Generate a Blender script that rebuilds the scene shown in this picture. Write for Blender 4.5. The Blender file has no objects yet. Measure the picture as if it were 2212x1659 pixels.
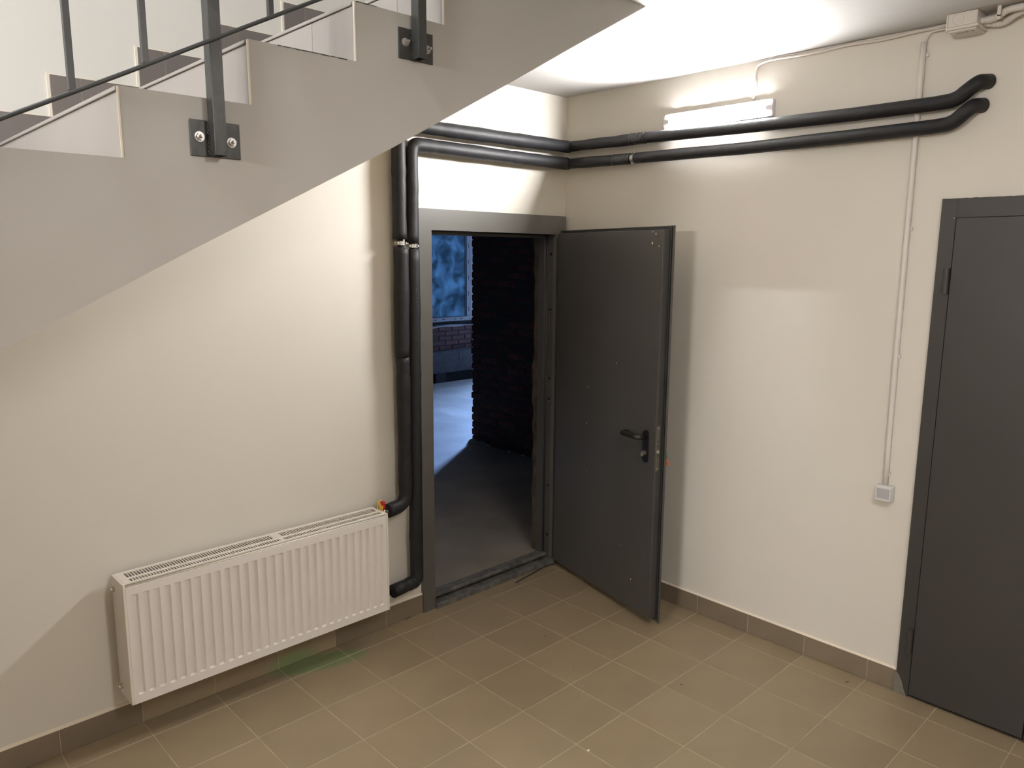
import bpy, bmesh, math, random
from mathutils import Vector, Matrix
random.seed(7)
sc = bpy.context.scene
COL = sc.collection

# ------------------------------------------------------------------ camera
cam_d = bpy.data.cameras.new('camera'); cam = bpy.data.objects.new('camera', cam_d); COL.objects.link(cam)
cam_d.sensor_width = 36.0; cam_d.lens = 36.0 * 1634.48 / 2212.0; cam_d.clip_start = 0.02; cam_d.clip_end = 200
YAW, PIT, ROL = 0.76245, -0.16708, 0.00608
fw = Vector((math.sin(YAW)*math.cos(PIT), math.cos(YAW)*math.cos(PIT), math.sin(PIT)))
rt = Vector((math.cos(YAW), -math.sin(YAW), 0)); up = rt.cross(fw)
r2 = rt*math.cos(ROL) + up*math.sin(ROL); u2 = up*math.cos(ROL) - rt*math.sin(ROL)
cm = Matrix((r2, u2, -fw)).transposed().to_4x4(); cm.translation = Vector((-3.4331, -3.1408, 1.9219))
cam.matrix_world = cm
sc.camera = cam

# ------------------------------------------------------------------ world (dusk sky outside), exposure
w = bpy.data.worlds.new('world'); sc.world = w; w.use_nodes = True
bg = w.node_tree.nodes['Background']; bg.inputs[0].default_value = (0.20, 0.34, 0.70, 1); bg.inputs[1].default_value = 800.0
sc.view_settings.view_transform = 'Standard'; sc.view_settings.look = 'None'
sc.view_settings.exposure = 0.28; sc.view_settings.gamma = 1.0
try: sc.view_settings.use_curve_mapping = False
except Exception: pass
sc.cycles.use_denoising = True
sc.cycles.max_bounces = 10; sc.cycles.diffuse_bounces = 6
sc.cycles.sample_clamp_indirect = 4.0
LAMP = 525.0        # batten on the right wall
LAMP_ROOM = 150.0   # batten on the ceiling in front of the stairs, above the frame
LAMP_FAR = 430.0   # batten on the wall at the foot of the stairs, far left of the view
LAMP_UP = 660.0     # batten on the upper storey's ceiling over the flight
# light portal in the far window of the unfinished room
pd = bpy.data.lights.new('window_portal', 'AREA'); pd.shape = 'RECTANGLE'; pd.size = 1.9; pd.size_y = 1.9; pd.energy = 0.0
try: pd.cycles.is_portal = True
except Exception: pass
po = bpy.data.objects.new('window_portal', pd); COL.objects.link(po); po.location = (7.4, 6.45, 1.82)
po.rotation_euler = (math.radians(-90), 0, 0)

# ------------------------------------------------------------------ helpers
MW = {}
def place(o, parent=None, mat=None):
    """mat: local matrix"""
    mat = mat or Matrix.Identity(4)
    COL.objects.link(o)
    if parent: o.parent = parent; MW[o.name] = MW[parent.name] @ mat
    else: MW[o.name] = mat.copy()
    o.matrix_local = mat if parent else mat
    if parent: o.matrix_parent_inverse = Matrix.Identity(4); o.matrix_basis = mat
    return o
def tag(o, label=None, cat=None, group=None, kind=None):
    if label: o['label'] = label
    if cat: o['category'] = cat
    if group: o['group'] = group
    if kind: o['kind'] = kind
    return o
def empty(name, loc=(0,0,0), label=None, cat=None, group=None, kind=None):
    o = bpy.data.objects.new(name, None); o.empty_display_size = 0.05
    place(o, None, Matrix.Translation(Vector(loc)))
    return tag(o, label, cat, group, kind)
def obj(name, bm, mat, parent=None, local=None, origin=None, smooth=False, coords='world'):
    """coords 'world': bm is in world space; 'parent': in parent space."""
    me = bpy.data.meshes.new(name)
    lm = Matrix.Translation(Vector(local)) if local is not None else Matrix.Identity(4)
    if coords == 'world':
        base = (MW[parent.name] if parent else Matrix.Identity(4)) @ lm
        if origin is not None:
            lm = (MW[parent.name].inverted() if parent else Matrix.Identity(4)) @ Matrix.Translation(Vector(origin)); base = (MW[parent.name] if parent else Matrix.Identity(4)) @ lm
        bmesh.ops.transform(bm, matrix=base.inverted(), verts=bm.verts)
    bmesh.ops.recalc_face_normals(bm, faces=bm.faces)
    bm.to_mesh(me); bm.free()
    if smooth:
        for p in me.polygons: p.use_smooth = len(p.vertices) <= 4
    if mat: me.materials.append(mat)
    o = bpy.data.objects.new(name, me); place(o, parent, lm); return o
def copy_part(o, parent, loc):
    c = o.copy(); COL.objects.link(c); c.parent = parent; c.matrix_parent_inverse = Matrix.Identity(4); c.location = loc
    return c
def BM(): return bmesh.new()
def box(bm, x0, x1, y0, y1, z0, z1, bev=0.0, seg=1):
    r = bmesh.ops.create_cube(bm, size=1.0); vs = r['verts']
    for v in vs: v.co = Vector((x0 + (v.co.x+.5)*(x1-x0), y0 + (v.co.y+.5)*(y1-y0), z0 + (v.co.z+.5)*(z1-z0)))
    if bev > 0:
        es = list({e for v in vs for e in v.link_edges})
        bmesh.ops.bevel(bm, geom=es, offset=bev, segments=seg, profile=0.5, affect='EDGES')
    return bm
def prism(bm, pts, axis, a, b, bev=0):
    """extrude polygon pts (2D) along axis between a and b. axis 'x': pts=(y,z); 'y': (x,z); 'z': (x,y)"""
    def P(p, t):
        return {'x': (t, p[0], p[1]), 'y': (p[0], t, p[1]), 'z': (p[0], p[1], t)}[axis]
    va = [bm.verts.new(P(p, a)) for p in pts]; vb = [bm.verts.new(P(p, b)) for p in pts]
    n = len(pts); bm.faces.new(va); bm.faces.new(list(reversed(vb)))
    for i in range(n): bm.faces.new((va[i], vb[i], vb[(i+1) % n], va[(i+1) % n]))
    return bm
def fillet(path, rad, seg=8):
    out = [Vector(path[0])]
    for i in range(1, len(path)-1):
        a, b, c = Vector(path[i-1]), Vector(path[i]), Vector(path[i+1])
        d1 = (a-b); d2 = (c-b); r = min(rad, d1.length*.48, d2.length*.48)
        p0 = b + d1.normalized()*r; p1 = b + d2.normalized()*r
        for k in range(seg+1):
            t = k/seg; out.append(p0*(1-t)**2 + b*2*t*(1-t) + p1*t*t)
    out.append(Vector(path[-1])); return out
def tube(bm, path, r, n=16, cap=True, rfun=None):
    path = [Vector(p) for p in path]; rings = []; prev = None
    for i, p in enumerate(path):
        d = (path[min(i+1, len(path)-1)] - path[max(i-1, 0)]).normalized()
        if prev is None:
            a = Vector((0,0,1)) if abs(d.z) < .9 else Vector((1,0,0))
            u = d.cross(a).normalized()
        else: u = (prev - d*prev.dot(d)).normalized()
        prev = u; v = d.cross(u)
        rr = rfun(i, p) if rfun else (r[i] if isinstance(r, (list, tuple)) else r)
        rings.append([bm.verts.new(p + (u*math.cos(2*math.pi*k/n) + v*math.sin(2*math.pi*k/n))*rr) for k in range(n)])
    for a, b in zip(rings, rings[1:]):
        for k in range(n): bm.faces.new((a[k], a[(k+1) % n], b[(k+1) % n], b[k]))
    if cap: bm.faces.new(list(reversed(rings[0]))); bm.faces.new(rings[-1])
    return bm
def cyl(bm, p0, p1, r, n=16, r1=None): return tube(bm, [p0, p1], [r, r if r1 is None else r1], n)
def resample(path, step):
    out = [Vector(path[0])]
    for a, b in zip(path, path[1:]):
        a, b = Vector(a), Vector(b); k = max(1, int((b-a).length/step))
        for i in range(1, k+1): out.append(a.lerp(b, i/k))
    return out

# ------------------------------------------------------------------ materials
def mat(name, col, rough=0.6, metal=0.0, noise=0.0, nscale=8.0, bump=0.0, bscale=60.0, spec=0.5, col2=None, obrand=0.0, coat=0.0):
    m = bpy.data.materials.new(name); m.use_nodes = True; nt = m.node_tree; N = nt.nodes; L = nt.links
    b = N['Principled BSDF']; b.inputs['Roughness'].default_value = rough; b.inputs['Metallic'].default_value = metal
    b.inputs['Specular IOR Level'].default_value = spec
    if coat: b.inputs['Coat Weight'].default_value = coat; b.inputs['Coat Roughness'].default_value = 0.25
    b.inputs['Base Color'].default_value = (*col, 1)
    tc = N.new('ShaderNodeTexCoord')
    src = None
    if noise > 0 or col2:
        nz = N.new('ShaderNodeTexNoise'); nz.inputs['Scale'].default_value = nscale; nz.inputs['Detail'].default_value = 5
        L.new(tc.outputs['Object'], nz.inputs['Vector'])
        mr = N.new('ShaderNodeMapRange'); mr.inputs[1].default_value = .35; mr.inputs[2].default_value = .65
        L.new(nz.outputs['Fac'], mr.inputs[0])
        mx = N.new('ShaderNodeMix'); mx.data_type = 'RGBA'
        c2 = col2 or tuple(c*(1-noise) for c in col)
        mx.inputs[6].default_value = (*col, 1); mx.inputs[7].default_value = (*c2, 1)
        L.new(mr.outputs[0], mx.inputs[0]); src = mx.outputs[2]
    if obrand > 0:
        oi = N.new('ShaderNodeObjectInfo'); mr2 = N.new('ShaderNodeMapRange'); mr2.inputs[3].default_value = 1-obrand; mr2.inputs[4].default_value = 1+obrand
        L.new(oi.outputs['Random'], mr2.inputs[0])
        hs = N.new('ShaderNodeHueSaturation'); L.new(mr2.outputs[0], hs.inputs['Value'])
        if src: L.new(src, hs.inputs['Color'])
        else: hs.inputs['Color'].default_value = (*col, 1)
        src = hs.outputs[0]
    if src: L.new(src, b.inputs['Base Color'])
    if bump > 0:
        nb = N.new('ShaderNodeTexNoise'); nb.inputs['Scale'].default_value = bscale; nb.inputs['Detail'].default_value = 4
        L.new(tc.outputs['Object'], nb.inputs['Vector'])
        bp = N.new('ShaderNodeBump'); bp.inputs['Strength'].default_value = bump; bp.inputs['Distance'].default_value = .01
        L.new(nb.outputs['Fac'], bp.inputs['Height']); L.new(bp.outputs[0], b.inputs['Normal'])
    return m
def emis(name, col, s):
    m = bpy.data.materials.new(name); m.use_nodes = True; nt = m.node_tree; nt.nodes.remove(nt.nodes['Principled BSDF'])
    e = nt.nodes.new('ShaderNodeEmission'); e.inputs[0].default_value = (*col, 1); e.inputs[1].default_value = s
    nt.links.new(e.outputs[0], nt.nodes['Material Output'].inputs[0]); return m

M = {}
M['wall'] = mat('cream_wall_paint', (.71, .672, .605), .75, noise=.03, nscale=1.7, bump=.03, bscale=55)
M['stairwall'] = M['wall']
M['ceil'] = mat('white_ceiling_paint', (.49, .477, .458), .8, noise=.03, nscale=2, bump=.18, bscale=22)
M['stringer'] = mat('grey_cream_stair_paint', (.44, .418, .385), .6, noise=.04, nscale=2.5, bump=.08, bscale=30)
M['concrete'] = mat('raw_concrete', (.38, .37, .36), .55, noise=.2, nscale=3, bump=.2, bscale=18)
M['screed'] = mat('polished_screed', (.36, .325, .275), .62, col2=(.28, .25, .21), nscale=2.2, bump=.12, bscale=9, spec=.25)
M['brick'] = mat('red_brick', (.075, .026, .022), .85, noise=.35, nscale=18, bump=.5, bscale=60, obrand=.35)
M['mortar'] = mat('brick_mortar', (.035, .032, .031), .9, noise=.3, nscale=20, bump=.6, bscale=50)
M['plaster_rough'] = mat('rough_plaster_and_foam', (.15, .12, .078), .9, noise=.4, nscale=14, bump=.3, bscale=30)
M['white_mortar'] = mat('white_mortar', (.20, .20, .20), .9, bump=.6, bscale=40)
M['dark_metal'] = mat('dark_grey_door_paint', (.072, .068, .064), .34, noise=.08, nscale=3, bump=.015, bscale=20)
M['door2'] = mat('dark_grey_double_door_paint', (.044, .041, .038), .42, noise=.08, nscale=3, bump=.015, bscale=20)
M['frame_metal'] = mat('grey_frame_paint', (.108, .102, .092), .36, noise=.08, nscale=5, bump=.02, bscale=25)
M['sill_metal'] = mat('dusty_worn_steel', (.16, .15, .135), .55, col2=(.075, .072, .068), nscale=22, bump=.3, bscale=60)
M['rail'] = mat('dark_primer_steel', (.045, .045, .042), .42, noise=.25, nscale=9, bump=.12, bscale=40)
M['zinc'] = mat('galvanised_steel', (.62, .60, .57), .32, metal=.85, noise=.2, nscale=60)
M['nickel'] = mat('nickel_plated_brass', (.75, .72, .66), .2, metal=1)
M['lockplate'] = mat('dull_lock_plate', (.19, .18, .15), .45, metal=.4)
M['black_plastic'] = mat('black_handle_plastic', (.012, .012, .013), .3)
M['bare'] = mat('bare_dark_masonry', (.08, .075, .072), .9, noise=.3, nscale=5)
M['gap_shade'] = mat('painted_gap_shade', (.03, .028, .026), .95)  # near-black colour stands in for the shade under the far beam
M['handle'] = mat('worn_dark_handle', (.022, .020, .018), .28, noise=.3, nscale=30)
M['void'] = mat('unlit_hole', (.006, .006, .006), .9)
M['foam'] = mat('black_foam_insulation', (.016, .016, .018), .55, noise=.3, nscale=25, bump=.15, bscale=90, spec=.35)
M['tape'] = mat('black_tape', (.02, .019, .02), .35, bump=.5, bscale=60)
M['rad'] = mat('white_radiator_enamel', (.80, .755, .72), .3, noise=.02, nscale=6)
M['radgr'] = mat('radiator_grille_enamel', (.76, .72, .64), .35)
M['fins'] = mat('grey_convector_fins', (.045, .045, .06), .6)
M['pvc'] = mat('white_pvc', (.70, .66, .62), .4, noise=.03, nscale=8)
M['pvc_sw'] = mat('white_switch_plastic', (.66, .66, .66), .3)
M['rocker'] = mat('silver_grey_rocker', (.44, .44, .46), .3)
M['painted'] = mat('painted_over_cable', (.68, .63, .57), .7, bump=.5, bscale=60)
M['lamp_body'] = mat('white_lamp_plastic', (.82, .80, .84), .4)
M['red'] = mat('red_plastic_cap', (.50, .015, .02), .35)
M['yellow'] = mat('yellow_sealing_fibre', (.72, .50, .06), .7)
M['green'] = mat('green_cord', (.05, .42, .25), .6)
M['orange'] = mat('orange_cord', (.85, .22, .10), .6)
M['cord'] = mat('black_rubber', (.02, .02, .02), .6)
M['caulk'] = mat('pale_grout_bead', (.78, .70, .58), .8)
M['grout'] = mat('pale_sand_grout', (.52, .43, .31), .9, noise=.25, nscale=12)
M['riser'] = mat('light_riser_tile', (.36, .325, .295), .35, noise=.05, nscale=4, obrand=.04)
M['plinth'] = mat('brown_grey_plinth_tile', (.175, .148, .133), .4, noise=.08, nscale=5, obrand=.06)
M['bbtile'] = mat('brown_skirting_tile', (.215, .17, .118), .38, noise=.1, nscale=5, obrand=.07)
M['ink'] = mat('black_marker_ink', (.02, .02, .02), .6)
M['print'] = mat('faded_pipe_print', (.16, .16, .16), .6)
M['patch'] = mat('grey_cement_patch', (.17, .155, .13), .9, bump=.5, bscale=40)
M['lampE'] = emis('lit_led_diffuser', (1.0, .985, .975), LAMP)
M['lampR'] = emis('lit_led_diffuser_room', (1.0, .96, .92), LAMP_ROOM)
M['lampF'] = emis('lit_led_diffuser_far', (1.0, .96, .93), LAMP_FAR)
M['lampU'] = emis('lit_led_diffuser_upstairs', (.90, .945, 1.0), LAMP_UP)

def tile_material():
    m = mat('brown_floor_tile', (.315, .245, .155), .42, noise=.10, nscale=3.0, bump=.03, bscale=25, obrand=.055)
    nt = m.node_tree; N = nt.nodes; L = nt.links; b = N['Principled BSDF']
    src = b.inputs['Base Color'].links[0].from_socket
    geo = N.new('ShaderNodeNewGeometry')
    def ellipse(cx, cy, cz, rx, ry, rz, rot=0.0):
        mp = N.new('ShaderNodeMapping'); mp.vector_type = 'TEXTURE'
        mp.inputs['Location'].default_value = (cx, cy, cz); mp.inputs['Rotation'].default_value = (0, 0, rot); mp.inputs['Scale'].default_value = (rx, ry, rz)
        L.new(geo.outputs['Position'], mp.inputs['Vector'])
        ln = N.new('ShaderNodeVectorMath'); ln.operation = 'LENGTH'; L.new(mp.outputs[0], ln.inputs[0])
        r = N.new('ShaderNodeMapRange'); r.inputs[1].default_value = 1.0; r.inputs[2].default_value = .75; L.new(ln.outputs['Value'], r.inputs[0])
        return r.outputs[0]
    def add(a, c):
        n = N.new('ShaderNodeMath'); n.operation = 'MAXIMUM'; L.new(a, n.inputs[0]); L.new(c, n.inputs[1]); return n.outputs[0]
    # dusty boot prints: two soles, dots of a tread pattern
    f = add(ellipse(-.72, -.245, 0, .05, .075, .1, -.5), ellipse(-.80, -.385, 0, .05, .085, .1, -.5))
    f = add(f, add(ellipse(-.955, -.915, 0, .05, .08, .1, -.4), ellipse(-1.02, -1.07, 0, .05, .09, .1, -.4)))
    vo = N.new('ShaderNodeTexVoronoi'); vo.inputs['Scale'].default_value = 62; L.new(geo.outputs['Position'], vo.inputs['Vector'])
    vr = N.new('ShaderNodeMapRange'); vr.inputs[1].default_value = .42; vr.inputs[2].default_value = .22; L.new(vo.outputs['Distance'], vr.inputs[0])
    mu = N.new('ShaderNodeMath'); mu.operation = 'MULTIPLY'; L.new(f, mu.inputs[0]); L.new(vr.outputs[0], mu.inputs[1])
    mu2 = N.new('ShaderNodeMath'); mu2.operation = 'MULTIPLY'; L.new(mu.outputs[0], mu2.inputs[0]); mu2.inputs[1].default_value = .35
    mx = N.new('ShaderNodeMix'); mx.data_type = 'RGBA'; L.new(mu2.outputs[0], mx.inputs[0]); L.new(src, mx.inputs[6]); mx.inputs[7].default_value = (.45, .38, .28, 1)
    # fine dust
    nz = N.new('ShaderNodeTexNoise'); nz.inputs['Scale'].default_value = 4.0; nz.inputs['Detail'].default_value = 8; L.new(geo.outputs['Position'], nz.inputs['Vector'])
    nr = N.new('ShaderNodeMapRange'); nr.inputs[1].default_value = .55; nr.inputs[2].default_value = .85; nr.inputs[4].default_value = .35; L.new(nz.outputs['Fac'], nr.inputs[0])
    mx2 = N.new('ShaderNodeMix'); mx2.data_type = 'RGBA'; L.new(nr.outputs[0], mx2.inputs[0]); L.new(mx.outputs[2], mx2.inputs[6]); mx2.inputs[7].default_value = (.33, .27, .19, 1)
    # faint green tint under the radiator
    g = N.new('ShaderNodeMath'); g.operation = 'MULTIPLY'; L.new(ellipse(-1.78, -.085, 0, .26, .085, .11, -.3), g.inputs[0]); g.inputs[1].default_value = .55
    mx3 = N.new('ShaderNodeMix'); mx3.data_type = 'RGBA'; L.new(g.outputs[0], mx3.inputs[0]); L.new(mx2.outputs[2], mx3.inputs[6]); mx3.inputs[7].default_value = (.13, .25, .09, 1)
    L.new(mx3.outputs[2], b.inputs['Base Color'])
    return m
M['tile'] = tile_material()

# ------------------------------------------------------------------ room shell
H = 2.838; UP = 3.04; TOP = 5.4
def struct(name, bm, m, parent=None, **k):
    o = obj(name, bm, m, parent, **k)
    if not parent: o['kind'] = 'structure'
    return o
bm = BM(); box(bm, -8.2, -1.072, 0, .20, -.05, TOP); box(bm, -1.072, -.028, 0, .20, 2.11, TOP); box(bm, -.028, 0.0, 0, .12, -.05, TOP)
struct('wall_left', bm, M['wall'])
bm = BM(); box(bm, 0, .25, -5.4, .12, -.05, TOP); struct('wall_right', bm, M['wall'])
bm = BM(); box(bm, -8.45, -8.2, -5.4, .25, -.05, TOP); struct('wall_stair_foot', bm, M['wall'])
bm = BM(); box(bm, -8.2, 0, -5.65, -5.4, -.05, TOP); struct('wall_behind_camera', bm, M['wall'])
# ceiling slab with the stairwell opening
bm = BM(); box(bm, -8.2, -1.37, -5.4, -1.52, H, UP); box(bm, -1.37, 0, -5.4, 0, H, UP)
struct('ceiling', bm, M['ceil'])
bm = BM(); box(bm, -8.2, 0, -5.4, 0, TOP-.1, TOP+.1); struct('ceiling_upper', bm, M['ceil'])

# ------------------------------------------------------------------ tiled floor
P = 0.302; GX = 0.1370; GY = 0.1305; g = 0.0036
floor = empty('floor', (0,0,0), kind='structure')
bm = BM(); box(bm, -8.3, .1, -5.5, .15, -.14, -.0012); obj('grout_bed', bm, M['grout'], floor)
def tile_bm(x0, x1, y0, y1):
    b = BM(); box(b, x0, x1, y0, y1, -.009, 0.0, .0009); return b
full = None; stuff = BM(); ntile = 0
xs = [0.0] + [-(GX + P*i) for i in range(27)] + [-8.2]
ys = [0.0] + [-(GY + P*i) for i in range(18)] + [-5.4]
for i in range(len(xs)-1):
    for j in range(len(ys)-1):
        x1, x0 = xs[i]-g/2, xs[i+1]+g/2; y1, y0 = ys[j]-g/2, ys[j+1]+g/2
        if x1-x0 < .02 or y1-y0 < .02: continue
        cx, cy = (x0+x1)/2, (y0+y1)/2
        near = cx > -4.3 and cy > -4.3
        if not near:
            box(stuff, x0, x1, y0, y1, -.009, 0.0); continue
        ntile += 1
        loc = (cx, cy, random.uniform(-.0003, .0001))
        if abs(x1-x0-(P-g)) < 1e-4 and abs(y1-y0-(P-g)) < 1e-4:
            if full is None:
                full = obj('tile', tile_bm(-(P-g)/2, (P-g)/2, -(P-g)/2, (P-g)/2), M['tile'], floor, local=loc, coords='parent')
            else: copy_part(full, floor, loc)
        else:
            hx, hy = (x1-x0)/2, (y1-y0)/2
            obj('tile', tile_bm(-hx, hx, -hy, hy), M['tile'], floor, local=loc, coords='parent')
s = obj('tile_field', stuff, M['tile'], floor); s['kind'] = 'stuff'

# skirting tiles
bb = empty('baseboard_left', (-4, 0, 0), kind='structure')
k = 0; x = -1.107
lines = [-(GX + P*i) for i in range(27)]
edges = [-1.107] + [l for l in lines if l < -1.16 and l > -6.6]
for a, b_ in zip(edges, edges[1:]):
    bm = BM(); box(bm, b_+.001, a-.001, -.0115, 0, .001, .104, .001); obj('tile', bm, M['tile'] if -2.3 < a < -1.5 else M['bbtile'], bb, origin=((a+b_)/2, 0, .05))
bm = BM(); prism(bm, [(0, .104), (-.011, .104), (-.008, .108), (0, .113)], 'x', -6.5, -1.107); obj('grout_bead', bm, M['caulk'], bb)
bm = BM(); box(bm, -6.5, -1.107, -.0105, 0, .001, .103); obj('grout_backing', bm, M['grout'], bb)
bb = empty('baseboard_right', (0, -1, 0), kind='structure')
edges = [0.0] + [-(GY + P*i) for i in range(7)] + [-2.071]
edges = [e for e in edges if e >= -2.071]
for a, b_ in zip(edges, edges[1:]):
    bm = BM(); box(bm, -.0115, 0, b_+.001, a-.001, .001, .101, .001); obj('tile', bm, M['bbtile'], bb, origin=(0, (a+b_)/2, .05))
bm = BM(); prism(bm, [(0, .101), (-.011, .101), (-.009, .1045), (0, .108)], 'y', -2.071, 0); obj('grout_bead', bm, M['caulk'], bb)
bm = BM(); box(bm, -.0105, 0, -2.071, 0, .001, .100); obj('grout_backing', bm, M['grout'], bb)

# ------------------------------------------------------------------ staircase
X0, Z0, TR, RI, YS = -2.866, 2.281, .300, .151, -1.31
def sx(k): return X0 + TR*k
def sz(k): return Z0 + RI*k
KB = -15; KT = 5
def stair_poly(off=0.0):
    pts = []
    for k in range(KB, KT+1):
        lo = sz(k-1) if k > KB else 0.0
        pts.append((sx(k)+off, lo-off)); pts.append((sx(k)+off, sz(k)-off))
    pts.append((-1.011, sz(KT)-off)); pts.append((-1.011, 2.838)); pts.append((-1.09, 2.795))
    pts.append((-1.379, 2.640)); pts.append((-1.711, 2.458)); pts.append((-2.154, 2.221)); pts.append((-2.746, 1.924)); pts.append((-3.13, 1.725))
    xx = -3.13 - 1.725/.51
    pts.append((xx, 0.0))
    # order: start at foot
    return pts
st = empty('staircase', (-4.0, -.65, 0), label='concrete staircase with tiled risers climbing to the right along the left wall', cat='staircase')
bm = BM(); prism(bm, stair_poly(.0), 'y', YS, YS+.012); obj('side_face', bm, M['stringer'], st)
bm = BM(); prism(bm, stair_poly(.0105), 'y', YS+.012, 0); obj('flight_body', bm, M['grout'], st)
rj = {0: [-.424], 1: [-1.05, -.75, -.45, -.15], 2: [-1.084, -.784, -.484, -.184], 3: [-1.08, -.78, -.48, -.18]}
for k in range(-5, KT+1):
    js = rj.get(k, [-1.01, -.71, -.41, -.11]); ed = [YS+.012] + js + [0]
    for a, b_ in zip(ed, ed[1:]):
        bm = BM(); box(bm, sx(k), sx(k)+.009, a+.0008, b_-.0008, sz(k-1), sz(k)-.0105, .0008); obj('riser_tile', bm, M['riser'], st, origin=(sx(k), (a+b_)/2, sz(k)-.07))
        if k < KT:
            bm = BM(); box(bm, sx(k)-.004, sx(k+1)-.0005, a+.0008, b_-.0008, sz(k)-.009, sz(k), .0012); obj('tread_tile', bm, M['riser'], st, origin=(sx(k)+.15, (a+b_)/2, sz(k)))
# stepped plinth tiles on the wall beside the flight
for k in range(-4, KT):
    zt = sz(k) + .115 - .008*max(0, k-0)*.9; xl = sx(k) - .118
    bm = BM(); box(bm, xl, sx(k)-.021, -.010, 0, sz(k-1), zt, .0008); obj('plinth_tile', bm, M['plinth'], st, origin=(xl, 0, zt-.05))
    bm = BM(); prism(bm, [(sx(k)-.0195, sz(k-1)), (sx(k)-.0195, zt), (sx(k+1)-.1195, zt), (sx(k+1)-.1195, sz(k))], 'y', -.010, 0); obj('plinth_tile', bm, M['plinth'], st, origin=(sx(k), 0, zt-.05))
    bm = BM(); box(bm, xl-.009, xl, -.006, 0, sz(k-1)+.11, zt+.004); box(bm, xl, sx(k+1)-.118, -.004, 0, zt, zt+.005); box(bm, sx(k)-.022, sx(k)-.019, -.0085, 0, sz(k-1), zt)
    obj('grout_bead', bm, M['caulk'], st)
# grout lines round each step end on the painted side
for k in range(-4, 4):
    bm = BM(); box(bm, sx(k)-.003, sx(k)+.001, YS-.0008, YS+.0022, sz(k-1), sz(k)-.002); obj('edge_grout', bm, M['caulk'], st)

# ------------------------------------------------------------------ stair railing
rl = empty('stair_railing', (-2.66, -1.345, 2.15), label='dark steel stair railing bolted to the side of the flight', cat='railing')
def post(x, zb, zt):
    y0 = YS - .0045
    bm = BM(); w_ = .0145; y1 = y0 - .034; t = .003
    box(bm, x-w_, x+w_, y1, y1+t, zb, zt, .0012); box(bm, x-w_, x+w_, y0-t, y0-.0002, zb, zt, .0012)
    box(bm, x-w_, x-w_+t, y1+t*.5, y0-t*.5, zb, zt); box(bm, x+w_-t, x+w_, y1+t*.5, y0-t*.5, zb, zt)
    p = obj('post', bm, M['rail'], rl, origin=(x, y0, zb))
    bm = BM(); box(bm, x-.057, x+.062, YS-.0045, YS-.0001, zb-.002, zb+.080, .001); obj('base_plate', bm, M['rail'], p)
    bm = BM()  # weld bead
    for i in range(16): 
        z = zb + .004 + i*.0048; r = .0022 + .0009*math.sin(i*2.1)
        box(bm, x-w_-r, x-w_+.001, y0-.004, y0+.0, z, z+.004, .0008)
    obj('weld_bead', bm, M['rail'], p)
    for dx, dz in ((-.036, .042), (.040, .036)):
        bm = BM(); c = Vector((x+dx, y0, zb+dz))
        cyl(bm, c, c+Vector((0,-.0022,0)), .0115, 24); cyl(bm, c+Vector((0,-.002,0)), c+Vector((0,-.009,0)), .0088, 6)
        cyl(bm, c+Vector((0,-.008,0)), c+Vector((0,-.020,0)), .0042, 12, .0036)
        obj('anchor_bolt', bm, M['zinc'], p)
    return p
bm = BM(); rr = random.Random(11)   # chipped paint along the tread edges
for (xa, xb, zz) in ((-2.49, -2.30, sz(1)), (-2.262, -2.20, sz(2))):
    x_ = xa
    while x_ < xb:
        l_ = rr.uniform(.006, .018); h_ = rr.uniform(.0008, .0024)
        box(bm, x_, x_+l_, YS-.0006, YS+.004, zz-h_, zz+.0006); x_ += l_*rr.uniform(.8, 1.2)
o = obj('chipped_edge', bm, M['rail'], st); o['kind'] = 'stuff'
post(-2.662, 2.150, 3.30); post(-2.0725, 2.466, 3.60)
# lower diagonal bar
a0 = Vector((-3.094, -1.34, 2.184)); a1 = Vector((-2.40, -1.34, 2.548)); dv = (a1-a0)/(a1.x-a0.x)
yb = YS - .0045 - .034 - .005
def bar_z(x): return a0.z + dv.z*(x-a0.x)
bm = BM(); pth = [Vector((x_, yb, bar_z(x_)-.004 + .0015*math.sin(x_*7))) for x_ in [-4.2 + i*.09 for i in range(40)]]
tube(bm, pth, .0048, 10); obj('lower_bar', bm, M['rail'], rl, smooth=True)
bm = BM(); tube(bm, [Vector((-4.2, yb+.02, bar_z(-4.2)+.90)), Vector((-.6, yb+.02, bar_z(-.6)+.90))], .017, 12); obj('handrail', bm, M['rail'], rl, smooth=True)
bx = -2.9655
for i in range(-3, 12):
    x_ = -2.9655 + .1475*i
    if abs(x_+2.662) < .05 or abs(x_+2.0725) < .05: continue
    if i not in (-2, 0, 1, 3, 5): continue
    bm = BM(); box(bm, x_-.0065, x_+.0065, yb+.002, yb+.015, bar_z(x_)-.001, bar_z(x_)+.90, .0008); bl = obj('baluster', bm, M['rail'], rl, origin=(x_, yb, bar_z(x_)))

# ------------------------------------------------------------------ open steel door (door_1)
d1 = empty('door_1', (-.56, 0, 0), kind='structure')
FX0, FX1, FT = -1.107, -.016, 2.158; OX0, OX1, OT = -1.027, -.100, 2.053
bm = BM()
prism(bm, [(FX0, 0), (FX0, FT), (FX1, FT), (FX1, 0), (OX1, 0), (OX1, OT), (OX0, OT), (OX0, 0)], 'y', -.022, -.0)
bmesh.ops.bevel(bm, geom=[e for e in bm.edges if e.calc_length() > .05 and abs(e.verts[0].co.y+.022) < 1e-5 and abs(e.verts[1].co.y+.022) < 1e-5], offset=.0015, segments=2, affect='EDGES')
obj('casing', bm, M['frame_metal'], d1)
bm = BM()
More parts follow.
